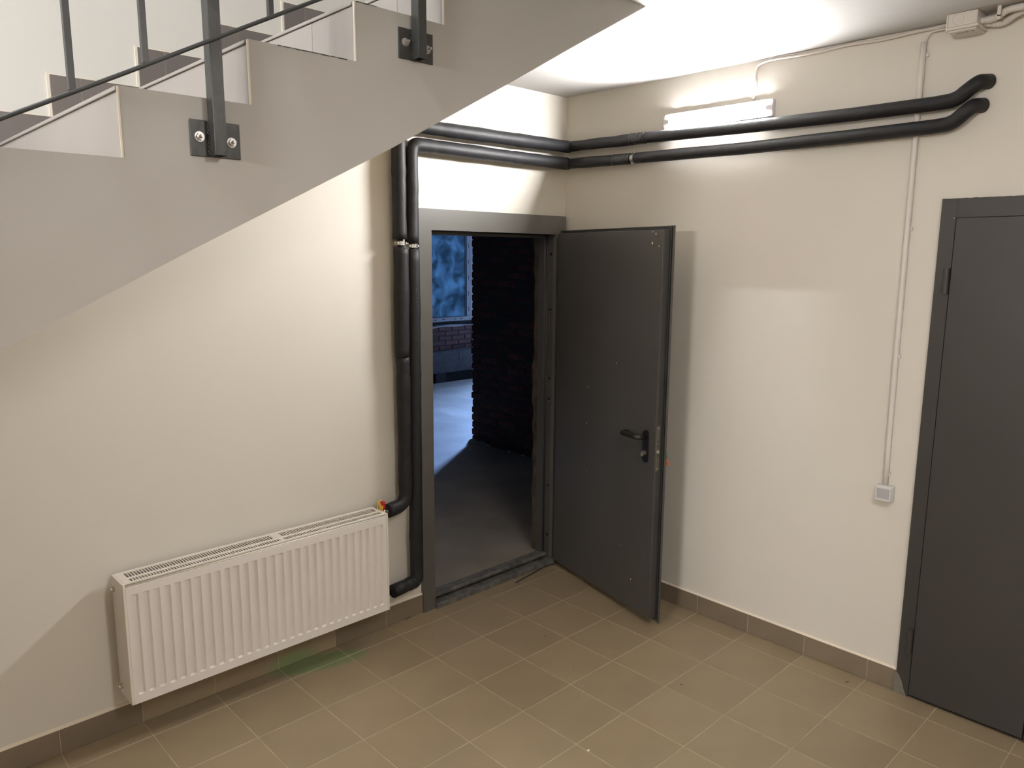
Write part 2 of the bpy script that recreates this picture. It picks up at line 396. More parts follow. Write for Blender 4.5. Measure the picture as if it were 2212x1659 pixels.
# rebated jambs and head
for sgn, xo in ((1, OX1), (-1, OX0)):
    a_, b_ = sorted((xo, xo+sgn*.03)); box(bm, a_, b_, -.0005, .052, .0, OT+.03)
    a_, b_ = sorted((xo-sgn*.022, xo+sgn*.03)); box(bm, a_, b_, .052, .062, .0, OT)
    a_, b_ = sorted((xo-sgn*.022, xo-sgn*.016)); box(bm, a_, b_, .062, .100, .0, OT)
box(bm, OX0, OX1, -.0005, .052, OT, OT+.03); box(bm, OX0, OX1, .052, .062, OT-.022, OT+.03); box(bm, OX0, OX1, .062, .10, OT-.022, OT-.016)
obj('jamb', bm, M['dark_metal'], d1)
bm = BM(); tube(bm, [(OX1-.004, .047, .06), (OX1-.004, .047, OT-.01)], .005, 8); tube(bm, [(OX0+.004, .047, .06), (OX0+.004, .047, OT-.01)], .005, 8); tube(bm, [(OX0, .047, OT-.004), (OX1, .047, OT-.004)], .005, 8)
obj('rubber_seal', bm, M['cord'], d1, smooth=True)
for z_, q in ((1.936, 1), (1.603, 0), (1.186, 1), (1.055, 0), (.501, 0), (.181, 1)):
    bm = BM()
    if q: cyl(bm, (OX1-.0006, .018, z_), (OX1+.001, .018, z_), .0095, 20)
    else: box(bm, OX1-.0006, OX1+.001, .008, .026, z_-.010, z_+.010, .002)
    obj('fixing_hole', bm, M['void'], d1)
    if not q:
        bm = BM(); box(bm, OX1-.0009, OX1+.001, .010, .022, z_-.009, z_-.005); obj('hole_lip', bm, M['zinc'], d1)
bm = BM(); box(bm, OX1-.002, OX1, .010, .018, 1.36, 1.42, .0008); obj('keeper', bm, M['dark_metal'], d1)
# threshold
bm = BM(); prism(bm, [(-.036, .002), (-.034, .026), (-.030, .030), (.012, .031), (.016, .026), (.016, .002)], 'x', OX0+.002, OX1+.02)
prism(bm, [(.024, .040), (.024, .054), (.028, .058), (.085, .059), (.088, .054), (.088, .002), (.060, .002), (.060, .040)], 'x', OX0+.002, OX1+.02)
box(bm, OX0+.002, OX1+.02, .010, .060, .002, .006); obj('threshold', bm, M['sill_metal'], d1)
# bits of dried dirt on the ledge
bm = BM()
for i in range(26):
    x_ = random.uniform(OX0+.02, OX1-.02); y_ = random.choice([random.uniform(-.03, .01), random.uniform(.03, .08)]); z_ = .031 if y_ < .02 else .059
    r = random.uniform(.001, .0028); box(bm, x_-r*2, x_+r*2, y_-r, y_+r, z_-.001, z_+random.uniform(.0008, .002))
o = obj('dried_dirt', bm, M['patch'], d1); o['kind'] = 'stuff'
bm = BM()  # small marker figures on the frame's left upright
for (x0_, z0_, x1_, z1_) in ((-1.094,1.478,-1.086,1.478),(-1.086,1.478,-1.088,1.474),(-1.094,1.468,-1.086,1.468),(-1.094,1.464,-1.090,1.460),(-1.090,1.460,-1.086,1.464)):
    tube(bm, [(x0_, -.0225, z0_), (x1_, -.0225, z1_)], .0006, 5)
obj('ink_marks', bm, M['ink'], d1)
# leaf, in its own frame: x = along the leaf from the hinge, y = away from the viewer, z up
ang = math.atan2(-.971, -.2385)
LM = Matrix.Translation(Vector((-.051, -.026, 0))) @ Matrix.Rotation(ang, 4, 'Z')
LW = .988
bm = BM()
box(bm, 0, LW, -.002, 0.0, .015, 2.074)                       # outer sheet
box(bm, .0, .004, -.014, -.002, .015, 2.074); box(bm, LW-.004, LW, -.012, -.002, .015, 2.074); box(bm, 0, LW, -.010, -.002, 2.070, 2.074)
box(bm, .03, .958, -.050, -.002, .035, 2.056, .0025, 2)     # inner tray
box(bm, .938, .9585, -.0508, -.040, .045, 2.045, .0018, 2)
me_leaf = None
me = bpy.data.meshes.new('leaf'); bmesh.ops.recalc_face_normals(bm, faces=bm.faces); bm.to_mesh(me); bm.free(); me.materials.append(M['dark_metal'])
leaf = bpy.data.objects.new('leaf', me); place(leaf, d1, MW['door_1'].inverted() @ LM)
def lp(name, bm, m, smooth=False): return obj(name, bm, m, leaf, coords='parent', smooth=smooth)
bm = BM(); box(bm, .960, .972, -.010, -.002, .03, 2.06, .002); box(bm, .03, .972, -.010, -.002, 2.0585, 2.0665, .002); lp('edge_seal', bm, M['cord'])
def rounded(bm, cx, cz, hw, hh, y0, y1, axis='y', n=10, xx=None):
    pts = []
    for k in range(n+1): a = math.pi*k/n; pts.append((cx+hw*math.cos(a), cz+hh-hw+hw*math.sin(a)))
    for k in range(n+1): a = math.pi+math.pi*k/n; pts.append((cx+hw*math.cos(a), cz-hh+hw+hw*math.sin(a)))
    prism(bm, pts, axis, y0, y1)
bm = BM(); rounded(bm, .888, .962, .021, .086, -.059, -.0515); bmesh.ops.bevel(bm, geom=[e for e in bm.edges if abs(e.verts[0].co.y+.059) < 1e-5 and abs(e.verts[1].co.y+.059) < 1e-5], offset=.0025, segments=2, affect='EDGES')
lp('escutcheon', bm, M['black_plastic'])
bm = BM(); tube(bm, fillet([(.888, -.057, 1.012), (.888, -.108, 1.012), (.80, -.112, 1.014), (.752, -.108, 1.012), (.752, -.072, 1.014)], .022, 8), .0125, 14); lp('lever_handle', bm, M['handle'], True)
bm = BM(); cyl(bm, (.888, -.058, .928), (.888, -.070, .928), .012, 20); box(bm, .878, .893, -.080, -.068, .912, .934, .003); lp('thumb_turn', bm, M['lockplate'])
bm = BM()
pts_c = []; rounded(bm, -.0335, .962, .0115, .120, .957, .9598, axis='x')
lp('lock_plate', bm, M['lockplate'])
bm = BM(); box(bm, .958, .969, -.042, -.028, .938, .956, .002); lp('latch_bolt', bm, M['zinc'])
bm = BM(); cyl(bm, (.9592, -.0335, 1.068), (.9606, -.0335, 1.068), .0045, 14); cyl(bm, (.9592, -.0335, .856), (.9606, -.0335, .856), .0045, 14); lp('lock_screw', bm, M['zinc'])
bm = BM(); cyl(bm, (.9592, -.034, 1.000), (.9602, -.034, 1.000), .0035, 12); box(bm, .9592, .9602, -.036, -.032, .962, .982); box(bm, .9592, .9602, -.036, -.032, .918, .934); lp('lock_slot', bm, M['void'])
# outer handle (mostly hidden behind the leaf)
bm = BM(); rounded(bm, .888, .962, .021, .086, .0, .008); lp('escutcheon', bm, M['black_plastic'])
bm = BM(); tube(bm, fillet([(.888, .006, 1.012), (.888, .052, 1.012), (.76, .054, 1.012), (.752, .02, 1.012)], .02, 8), .0098, 14); lp('lever_handle', bm, M['dark_metal'], True)
# hinges of the leaf
for z_ in (.25, 1.05, 1.85):
    bm = BM(); cyl(bm, (-.002, .008, z_-.05), (-.002, .008, z_+.05), .010, 14); lp('hinge', bm, M['dark_metal'], True)
# paint chips and pale specks on the inner sheet
for (s_, z_, a_) in ((.905, 2.035, .004), (.88, 1.99, .006), (.93, 1.975, .003), (.62, 1.36, .0028), (.36, 1.19, .003), (.36, .98, .003), (.37, .70, .0018), (.80, .20, .004), (.70, .36, .0018), (.88, 2.046, .003)):
    bm = BM(); prism(bm, [(s_-a_, z_), (s_-a_*.2, z_+a_*1.4), (s_+a_*.6, z_+a_*.6), (s_+a_*.5, z_-a_*.8), (s_-a_*.5, z_-a_)], 'y', -.0508, -.0500); lp('paint_chip', bm, M['caulk'])

# cord on the outer handle
q = LM @ Vector((.86, .054, 1.0))
cd = empty('cord', tuple(q), label='short green and orange cord hanging from the outer handle of the open door', cat='cord')
g0 = Vector((-.246, -.925, .985)); g1 = Vector((-.250, -.960, .925)); g2 = Vector((-.250, -.967, .897)); o1 = Vector((-.250, -.978, .868))
bm = BM(); tube(bm, [q, g0, g1, g2], .0026, 8); obj('green_strand', bm, M['green'], cd, smooth=True)
bm = BM(); tube(bm, [g1+Vector((-.001,.003,-.018)), g2, o1], [.003, .0042, .0046], 10); tube(bm, [g1+Vector((0,.01,-.01)), o1+Vector((.0,.014,-.002))], .002, 6); obj('orange_strand', bm, M['orange'], cd, smooth=True)

# rough reveal of the doorway
rev = BM(); N_ = 46; row = []
for i in range(N_+1):
    z_ = 2.11*i/N_; e = .205 + .006*math.sin(z_*7) + .006*math.sin(z_*31+1) + random.uniform(-.005, .005)
    if z_ < .30: e = .135 + .23*z_
    row.append((e, z_))
for (sx0, sx1) in ((-.055, -.028),):
    va = []; 
    for (e, z_) in row: va.append([rev.verts.new((sx0, .095, z_)), rev.verts.new((sx0+random.uniform(-.004,.004), (e+.095)/2, z_)), rev.verts.new((sx0+.004, e, z_)), rev.verts.new((-.012, e+.004, z_)), rev.verts.new((-.012, .105, z_))])
    for a_, b_ in zip(va, va[1:]):
        for k in range(5): rev.faces.new((a_[k], a_[(k+1) % 5], b_[(k+1) % 5], b_[k]))
    rev.faces.new(va[0]); rev.faces.new(va[-1])
box(rev, -.052, -.0005, .10, .198, 0, 2.11)
r_ = obj('trim_1', rev, M['plaster_rough']); r_['kind'] = 'structure'

# ------------------------------------------------------------------ closed double door (door_2)
d2 = empty('door_2', (0, -2.6, 0), kind='structure')
Y0 = -2.071
bm = BM(); box(bm, -.020, 0, -2.128, Y0, .0, 2.160, .001); box(bm, -.020, 0, -3.36, -3.303, 0, 2.16, .001); box(bm, -.019, 0, -3.303, -2.128, 2.085, 2.160, .001); box(bm, -.0205, 0, -2.134, -2.128, 2.085, 2.16)
obj('casing', bm, M['door2'], d2)
bm = BM(); box(bm, -.004, 0, -3.3, -2.128, 0.0, 2.09); obj('recess', bm, M['void'], d2)
bm = BM(); box(bm, -.030, -.004, -2.562, -2.132, .018, 2.0835, .0015); obj('leaf', bm, M['door2'], d2)
bm = BM(); box(bm, -.036, -.004, -3.300, -2.567, .018, 2.0835, .0015); obj('leaf', bm, M['door2'], d2)
for z0_, z1_ in ((1.782, 1.886), (.213, .322)):
    zm = (z0_+z1_)/2; yy = -2.117
    bm = BM(); cyl(bm, (-.032, yy, zm+.0006), (-.032, yy, z1_), .0115, 18); cyl(bm, (-.032, yy, z0_), (-.032, yy, zm-.0006), .0115, 18); cyl(bm, (-.032, yy, zm-.001), (-.032, yy, zm+.001), .009, 14)
    for q_ in (.15, .28, .4, .78, .86):
        z_ = z0_ + (z1_-z0_)*q_; cyl(bm, (-.032, yy, z_), (-.032, yy, z_+.0012), .0122, 18)
    box(bm, -.032, -.018, yy-.002, yy+.010, z0_+.004, z1_-.004); obj('hinge', bm, M['door2'], d2)
bm = BM(); prism(bm, [(-2.066, .0), (-2.066, .098), (-2.073, .100), (-2.086, .086), (-2.098, .064), (-2.108, .03), (-2.122, .0)], 'x', -.0225, -.018); obj('cement_smear', bm, M['patch'], d2)
bm = BM(); cyl(bm, (-.0205, -2.122, 2.083), (-.024, -2.122, 2.083), .0022, 10); obj('screw_head', bm, M['zinc'], d2)
bm = BM()
for i in range(34):
    y_ = -2.075 - i*.036; box(bm, -.0212, -.002, y_-.03*random.random(), y_, 2.158, 2.1602+random.uniform(0, .0009))
obj('paint_edge', bm, M['door2'], d2)

# ------------------------------------------------------------------ insulated heating pipes
def sleeve(name, pts, r, parent, wob=.0015, step=.03, mtl=None, n=18, seed=0):
    rr = random.Random(seed); ph = rr.uniform(0, 6)
    path = pts if len(pts) > 60 else resample(pts, step)
    bm = BM(); tube(bm, path, r, n, rfun=lambda i, p: r + wob*math.sin(i*.9+ph)*.5 + wob*.6*math.sin(i*.37+ph*2))
    return obj(name, bm, mtl or M['foam'], parent, smooth=True, origin=tuple(path[0]))
def clamp(parent, c, axis, r=.019):
    """two-part pipe clip round the bare pipe at c; axis = pipe direction"""
    c = Vector(c); ax = Vector(axis)
    bm = BM(); tube(bm, [c-ax*.011, c-ax*.009, c+ax*.009, c+ax*.011], [r, r+.003, r+.003, r], 20)
    wall = Vector((0, 1, 0)) if abs(ax.z) > .5 else Vector((1, 0, 0))
    side = ax.cross(wall).normalized()
    for s_ in (-1, 1):
        e = c + side*s_*(r+.006); 
        a_ = e - ax*.009 - wall*.006 - side*.006; b_ = e + ax*.009 + wall*.006 + side*.006
        box(bm, min(a_.x,b_.x), max(a_.x,b_.x), min(a_.y,b_.y), max(a_.y,b_.y), min(a_.z,b_.z), max(a_.z,b_.z), .0015)
        cyl(bm, e - wall*.018, e + wall*.010, .0045, 10)
    cyl(bm, c + wall*r*.8, c + wall*.060, .0045, 8)
    return obj('pipe_clamp', bm, M['zinc'], parent)
PA = empty('heating_pipe', (-1.25, -.062, .67), label='upper black foam insulated heating pipe ending at the radiator valve with the red cap', cat='pipe')
PB = empty('heating_pipe', (-1.178, -.062, .2), label='lower black foam insulated heating pipe turning down beside the open door to the radiator foot', cat='pipe')
# pipe A : valve -> up -> behind the stair -> corner -> along right wall -> into wall
YW = -.064; XR = -.0525
A_low = fillet([(-1.363, -.078, .662), (-1.250, -.064, .666), (-1.247, YW, 1.0)], .05, 8)
A_bot = resample([(-1.363, -.080, .660), (-1.268, -.068, .664)], .03)
bm = BM(); pth = fillet([(-1.366, -.080, .657), (-1.246, -.066, .667), (-1.246, YW, .82), (-1.246, YW, 1.36), (-1.249, YW, 1.43)], .062, 10)
sleeve('insulation_sleeve', pth, .0345, PA, seed=1)
sleeve('insulation_sleeve', [(-1.250, YW, 1.425), (-1.250, YW, 1.60), (-1.247, YW, 1.80), (-1.246, YW, 1.963)], .0375, PA, seed=2)
sleeve('insulation_sleeve', fillet([(-1.2515, YW, 2.000), (-1.2515, YW, 2.3), (-1.250, YW, 2.545), (-1.0, YW, 2.542), (-.5, YW, 2.546), (-.065, YW, 2.550)], .045, 8), .0345, PA, seed=3)
bm = BM(); cyl(bm, (-1.2475, YW, 1.955), (-1.2515, YW, 2.01), .015, 16); obj('bare_pipe', bm, M['cord'], PA, smooth=True)
clamp(PA, (-1.249, YW, 1.982), (0, 0, 1))
def mitre(parent, z, seed):  # sleeves meeting in the corner with a cut joint
    pass
sleeve('insulation_sleeve', [(-.026, -.040, 2.551), (XR, -.064, 2.551), (XR, -.12, 2.550), (XR, -.30, 2.549), (XR, -.42, 2.545), (XR, -.54, 2.546)], .0295, PA, seed=4)
sleeve('insulation_sleeve', resample([(XR, -.585, 2.546), (XR, -1.2, 2.533), (XR, -1.7, 2.528), (XR, -2.00, 2.529)], .05) + fillet([(XR, -2.02, 2.529), (XR, -2.095, 2.533), (XR-.003, -2.140, 2.568), (XR+.006, -2.168, 2.590), (.0, -2.190, 2.595)], .035, 8), .0284, PA, seed=5, wob=.0004)
bm = BM(); pth = resample([(XR, -.515, 2.546), (XR, -.610, 2.546)], .006)
tube(bm, pth, .03, 18, rfun=lambda i, p: .0300 + .0022*math.sin(i*1.7) + .0015*math.sin(i*3.1)); obj('tape_wrap', bm, M['tape'], PA, smooth=True)
# pipe B
pth = fillet([(-1.345, -.074, .218), (-1.240, -.066, .222), (-1.183, YW, .226), (-1.183, YW, .5), (-1.180, YW, .9), (-1.178, YW, 1.3), (-1.176, YW, 1.6), (-1.178, YW, 1.955)], .062, 10)
pth = resample(pth, .05); sleeve('insulation_sleeve', pth, .0348, PB, seed=7)
pth = fillet([(-1.181, YW, 1.984), (-1.178, YW, 2.2), (-1.178, YW, 2.452), (-1.05, YW, 2.453), (-.5, YW, 2.452), (-.065, YW, 2.455)], .050, 10)
sleeve('insulation_sleeve', pth, .0340, PB, seed=8)
bm = BM(); cyl(bm, (-1.178, YW, 1.95), (-1.181, YW, 1.99), .016, 16); obj('bare_pipe', bm, M['cord'], PB, smooth=True)
clamp(PB, (-1.180, YW, 1.970), (0, 0, 1))
sleeve('insulation_sleeve', [(-.026, -.040, 2.455), (XR, -.064, 2.455), (XR, -.14, 2.454), (XR, -.32, 2.450), (XR, -.47, 2.447), (XR, -.522, 2.446)], .0290, PB, seed=9)
bm = BM(); tube(bm, resample([(XR, -.40, 2.448), (XR, -.519, 2.446)], .008), .03, 18, rfun=lambda i, p: .0296+.0013*math.sin(i*1.9)); obj('tape_wrap', bm, M['tape'], PB, smooth=True)
bm = BM(); cyl(bm, (XR, -.515, 2.446), (XR, -.56, 2.446), .017, 16); obj('bare_pipe', bm, M['zinc'], PB, smooth=True)
clamp(PB, (XR, -.537, 2.446), (0, 1, 0), r=.022)
sleeve('insulation_sleeve', resample([(XR, -.553, 2.446), (XR, -1.2, 2.436), (XR, -1.7, 2.438), (XR, -2.00, 2.441)], .05) + fillet([(XR, -2.02, 2.441), (XR, -2.088, 2.445), (XR-.003, -2.130, 2.480), (XR+.006, -2.155, 2.504), (.0, -2.176, 2.509)], .035, 8), .0284, PB, seed=10, wob=.0004)
# mitred ends in the corner
for pz, par in ((2.551, PA), (2.455, PB)):
    bm = BM(); tube(bm, resample([(-.10, -.0645, pz), (-.052, -.0655, pz)], .02), .0300, 18); obj('corner_piece', bm, M['foam'], par, smooth=True)
# faded print on the sleeves
def dashes(parent, pts, dirv, upv, nrm, count, pitch, h):
    bm = BM(); rr = random.Random(count)
    for i in range(count):
        if rr.random() < .2: continue
        c = Vector(pts) + Vector(dirv)*i*pitch
        for _ in range(2):
            a_ = c + Vector(upv)*rr.uniform(-h, h)*.5 + Vector(dirv)*rr.uniform(-.3,.3)*pitch; b_ = c + Vector(upv)*rr.uniform(-h, h)*.5 + Vector(dirv)*rr.uniform(-.3,.3)*pitch
            if (a_-b_).length > .002: tube(bm, [a_, b_], .0006, 4)
    obj('faded_print', bm, M['print'], parent)
dashes(PB, (-1.183, -.0995, 1.76), (0, 0, -1), (1, 0, 0), (0, -1, 0), 9, .011, .008)
dashes(PA, (-.0785, -1.52, 2.534), (0, -1, 0), (0, 0, 1), (-1, 0, 0), 9, .011, .009)

# ------------------------------------------------------------------ radiator
RX0, RX1, RZ0, RZ1, RY0, RY1 = -2.6335, -1.4320, .1805, .6765, -.1650, -.0300
rd = empty('radiator', (-2.02, -.09, .165), label='white ribbed steel panel radiator on the left wall under the stairs', cat='radiator')
def rib_panel(y, face=-1):
    NG = 29; L0, L1 = RX0+.012, RX1-.004; pitch = (L1-L0-.02)/NG
    xs_ = [L0]; dep = [0]
    for i in range(NG):
        c = L0 + .01 + pitch*(i+.5)
        for dx, d_ in ((-.0125, 0), (-.0108, 1), (.0065, 1), (.0130, .0)): xs_.append(c+dx); dep.append(d_)
    xs_.append(L1); dep.append(0)
    zs_ = [(RZ0+.003, 0), (RZ0+.035, 0), (RZ0+.041, 1), (RZ1-.050, 1), (RZ1-.045, 0), (RZ1-.012, 0), (RZ1-.006, .0)]
    bm = BM(); g_ = []
    for (z_, f_) in zs_:
        yy = y if z_ < RZ1-.008 else y + .004
        g_.append([bm.verts.new((x_, yy + .0088*d_*f_, z_)) for x_, d_ in zip(xs_, dep)])
    for r0, r1 in zip(g_, g_[1:]):
        for i in range(len(r0)-1): bm.faces.new((r0[i], r0[i+1], r1[i+1], r1[i]))
    # back sheet so that it has thickness
    r = bmesh.ops.solidify(bm, geom=bm.faces[:], thickness=-.0012) if False else None
    bk = [bm.verts.new((x_, y+.009, z_)) for x_, z_ in ((L0, RZ0+.003), (L1, RZ0+.003), (L1, RZ1-.006), (L0, RZ1-.006))]
    bm.faces.new(bk)
    box(bm, L0, L1, y+.0, y+.009, RZ0, RZ0+.003); box(bm, L0-.0005, L0, y+.0005, y+.009, RZ0, RZ1-.006); box(bm, L1, L1+.0005, y+.0005, y+.009, RZ0, RZ1-.006)
    return bm
obj('front_panel', rib_panel(RY0), M['rad'], rd)
bm = BM(); tube(bm, [(RX0+.012, RY0+.004, RZ1-.0075), (RX1-.004, RY0+.004, RZ1-.0075)], .0042, 10); obj('top_seam', bm, M['radgr'], rd, smooth=True)
bm = BM(); box(bm, RX0+.01, RX1-.01, RY1-.010, RY1, RZ0, RZ1-.01); obj('rear_panel', bm, M['rad'], rd)
bm = BM(); box(bm, RX0+.012, RX1-.012, -.114, -.106, RZ0+.004, RZ1-.012); obj('middle_panel', bm, M['rad'], rd)
bm = BM()
for i in range(120):
    x_ = RX0+.02 + i*(RX1-RX0-.04)/119; box(bm, x_-.0008, x_+.0008, RY0+.030, RY1-.012, RZ0+.03, RZ1-.035)
o = obj('convector_fins', bm, M['fins'], rd); o['kind'] = 'stuff'
for xa, xb in ((RX0, RX0+.011), (RX1-.003, RX1+.008)):
    bm = BM(); box(bm, xa, xb, RY0+.003, RY1, RZ0+.002, RZ1+.004, .003, 2); obj('side_cover', bm, M['rad'], rd)
bm = BM(); box(bm, RX0+.001, RX0+.0115, RY0-.0005, RY0+.008, RZ0-.0, RZ1+.003, .0022, 2); obj('side_lip', bm, M['radgr'], rd); bm = BM(); box(bm, RX1-.0028, RX1+.0078, RY0-.0005, RY0+.008, RZ0-.002, RZ1+.003, .0022, 2); obj('side_lip', bm, M['radgr'], rd)
# top grille
GZ = RZ1 + .004; gy = [(-.1450, -.1180), (-.1020, -.0500)]
bm = BM(); X_a, X_b = RX0+.010, RX1-.002
box(bm, X_a, X_b, RY0+.010, gy[0][0], GZ-.008, GZ, .001); box(bm, X_a, X_b, gy[0][1], gy[1][0], GZ-.004, GZ); box(bm, X_a, X_b, gy[1][1], RY1, GZ-.008, GZ, .001)
for a_, b_ in ((X_a, X_a+.028), (X_b-.014, X_b)): box(bm, a_, b_, RY0+.012, RY1-.002, GZ-.0035, GZ+.0002)
obj('top_grille', bm, M['radgr'], rd)
bm = BM(); n_ = 104; w_ = (X_b-.014 - (X_a+.028))
for i in range(1, n_):
    x_ = X_a+.028 + w_*i/n_
    for (a_, b_) in gy: box(bm, x_-.0019, x_+.0019, a_, b_, GZ-.0016, GZ-.0004)
o = obj('grille_bars', bm, M['radgr'], rd); o['kind'] = 'stuff'
bm = BM(); xm = -1.975
box(bm, xm-.011, xm+.007, -.100, -.052, GZ-.003, GZ+.001, .001); box(bm, xm+.010, xm+.030, -.100, -.052, GZ-.003, GZ-.0002); box(bm, xm+.002, xm+.022, -.144, -.119, GZ-.003, GZ+.0004); obj('grille_clip', bm, M['pvc'], rd)
for z_, y_ in ((.632, -.062), (.222, -.062)):
    bm = BM(); cyl(bm, (RX0-.002, y_, z_), (RX0+.001, y_, z_), .0125, 20); cyl(bm, (RX0-.008, y_, z_), (RX0-.001, y_, z_), .0105, 6); cyl(bm, (RX0-.014, y_, z_), (RX0-.007, y_, z_), .0068, 16); obj('end_plug', bm, M['nickel'], rd, smooth=False)
bm = BM(); cyl(bm, (RX1+.006, -.078, .218), (RX1+.075, -.074, .218), .013, 16); obj('return_tail', bm, M['nickel'], rd, smooth=True)

# valve
vl = empty('radiator_valve', (-1.392, -.078, .655), label='small nickel radiator valve with red cap beside the top right radiator corner', cat='valve')
bm = BM(); cyl(bm, (RX1+.008, -.078, .655), (-1.386, -.078, .656), .009, 16); tube(bm, [(-1.402,-.078,.656),(-1.398,-.078,.656),(-1.388,-.078,.656),(-1.382,-.078,.656)], [.010,.0155,.0155,.012], 20); obj('valve_body', bm, M['nickel'], vl, smooth=True)
bm = BM(); cyl(bm, (-1.386, -.078, .657), (-1.368, -.079, .657), .0140, 8); obj('union_nut', bm, M['nickel'], vl)
bm = BM(); cyl(bm, (-1.395, -.078, .662), (-1.395, -.078, .676), .0078, 16); obj('valve_stem', bm, M['nickel'], vl, smooth=True)
bm = BM(); tube(bm, [(-1.395,-.078,.672),(-1.395,-.078,.676),(-1.395,-.078,.692),(-1.395,-.078,.702),(-1.395,-.078,.704),(-1.395,-.078,.712),(-1.395,-.078,.713)], [.0112,.0128,.0128,.0102,.0118,.0122,.0112], 12); obj('red_cap', bm, M['red'], vl, smooth=True)['label'] = 'red plastic cap'
sf = empty('sealing_fibre', (-1.41, -.078, .662), label='loose tuft of yellow sealing fibre wound round the radiator valve connection', cat='sealant')
bm = BM(); rr = random.Random(3)
tube(bm, fillet([(-1.405,-.082,.655), (-1.418,-.090,.670), (-1.412,-.088,.690), (-1.424,-.085,.712), (-1.416,-.084,.725), (-1.404,-.083,.722)], .01, 4), .0035, 8)
tube(bm, fillet([(-1.412,-.085,.664), (-1.430,-.082,.672), (-1.426,-.080,.69), (-1.432,-.080,.708), (-1.420,-.082,.722)], .01, 4), .003, 8)
tube(bm, fillet([(-1.404,-.090,.668), (-1.410,-.094,.680), (-1.404,-.092,.694)], .01, 4), .0026, 6)
tube(bm, fillet([(-1.428,-.084,.672), (-1.415,-.086,.668), (-1.402,-.090,.660), (-1.395,-.092,.652)], .01, 4), .0048, 8)
for i in range(8):
    c = Vector((-1.412+rr.uniform(-.012,.012), -.084+rr.uniform(-.006,.006), .668+rr.uniform(0,.03))); tube(bm, [c, c+Vector((rr.uniform(-.012,.012), rr.uniform(-.008,.004), rr.uniform(.0,.018)))], .0014, 5)
obj('fibre', bm, M['yellow'], sf, smooth=True)

# ------------------------------------------------------------------ lamps
def batten(name, loc, rot, L_, em, label):
    """local: x along, z outward from the mounting face"""
    root = bpy.data.objects.new(name, None); root.empty_display_size = .05
    place(root, None, Matrix.Translation(Vector(loc)) @ rot); tag(root, label, 'lamp')
    def arc(bm, hw, dp, x0, x1, n=12, base=.004):
        pts = [(hw*math.cos(math.pi*k/n), base + dp*math.sin(math.pi*k/n)) for k in range(n+1)]
        prism(bm, pts, 'x', x0, x1)
    bm = BM(); box(bm, -L_/2+.002, L_/2-.002, -.039, .039, 0, .027, .001); obj('housing', bm, M['lamp_body'], root, coords='parent')
    bm = BM(); arc(bm, .0375, .0060, -L_/2+.033, L_/2-.033, base=.0272); obj('diffuser', bm, em, root, coords='parent', smooth=False)
    for s_ in (-1, 1):
        bm = BM(); a_, b_ = sorted((s_*(L_/2-.034), s_*L_/2)); arc(bm, .0395, .034, a_, b_, base=.0012); obj('end_cap', bm, M['lamp_body'], root, coords='parent')
    return root
# right-wall batten: x-along = world -y, z-outward = world -x
rotR = Matrix(((0, 0, -1, 0), (-1, 0, 0, 0), (0, 1, 0, 0), (0, 0, 0, 1)))
batten('batten_lamp', (0, -1.012, 2.612), rotR, .605, M['lampE'], 'lit white LED batten lamp on the right wall above the black pipes')
rotC = Matrix(((0, 1, 0, 0), (1, 0, 0, 0), (0, 0, -1, 0), (0, 0, 0, 1)))
batten('batten_lamp', (-2.2, -3.4, H), rotC, 1.2, M['lampR'], 'lit white LED batten lamp on the lower ceiling above and outside the view')
rotF = Matrix(((0, 0, 1, 0), (1, 0, 0, 0), (0, 1, 0, 0), (0, 0, 0, 1)))
batten('batten_lamp', (-8.2, -2.9, 2.55), rotF, 1.2, M['lampF'], 'lit white LED batten lamp on the wall at the stair foot, outside the view')
batten('batten_lamp', (-4.5, -1.5, TOP-.1), rotC, 1.2, M['lampU'], 'lit white LED batten lamp on the upper storey ceiling over the stairs')

# ------------------------------------------------------------------ wiring on the right wall
cc = empty('cable_conduit', (-.012, -1.945, 1.85), label='thin white plastic conduit running down the right wall to the light switch', cat='conduit')
bm = BM(); tube(bm, resample([(-.0122, -1.944, 2.781), (-.0122, -1.945, 2.04), (-.0122, -1.946, 1.5), (-.0122, -1.950, .938)], .1), .0115, 18); obj('tube', bm, M['pvc'], cc, smooth=True)
for z_ in (2.73, 2.045, 1.508, .988):
    bm = BM(); box(bm, -.010, -.001, -1.961, -1.929, z_-.007, z_+.007, .001); box(bm, -.014, -.001, -1.965, -1.957, z_-.007, z_+.007, .001); box(bm, -.013, -.001, -1.936, -1.932, z_-.006, z_+.006, .0005); obj('clip', bm, M['pvc'], cc)
sw = empty('light_switch', (0, -1.955, .905), label='white surface mounted light switch with grey rocker below the conduit', cat='switch')
bm = BM(); box(bm, -.036, 0, -1.990, -1.920, .868, .938, .004, 3); box(bm, -.047, -.034, -1.988, -1.922, .870, .936, .004, 3); obj('housing', bm, M['pvc_sw'], sw)
bm = BM(); prism(bm, [(-.047, .883), (-.0475, .928), (-.0515, .926), (-.0488, .883)], 'y', -1.981, -1.931); obj('rocker', bm, M['rocker'], sw)
jb = empty('junction_box', (-.07, -2.11, 2.80), label='white square junction box under the ceiling at the top of the conduit', cat='box')
bm = BM(); box(bm, -.118, -.010, -2.160, -2.060, 2.790, 2.838, .003, 2); obj('body', bm, M['pvc'], jb)
bm = BM(); box(bm, -.123, -.005, -2.166, -2.056, 2.778, 2.7895, .003, 2); box(bm, -.116, -.012, -2.160, -2.062, 2.770, 2.7785, .004, 2); obj('lid', bm, M['pvc'], jb)
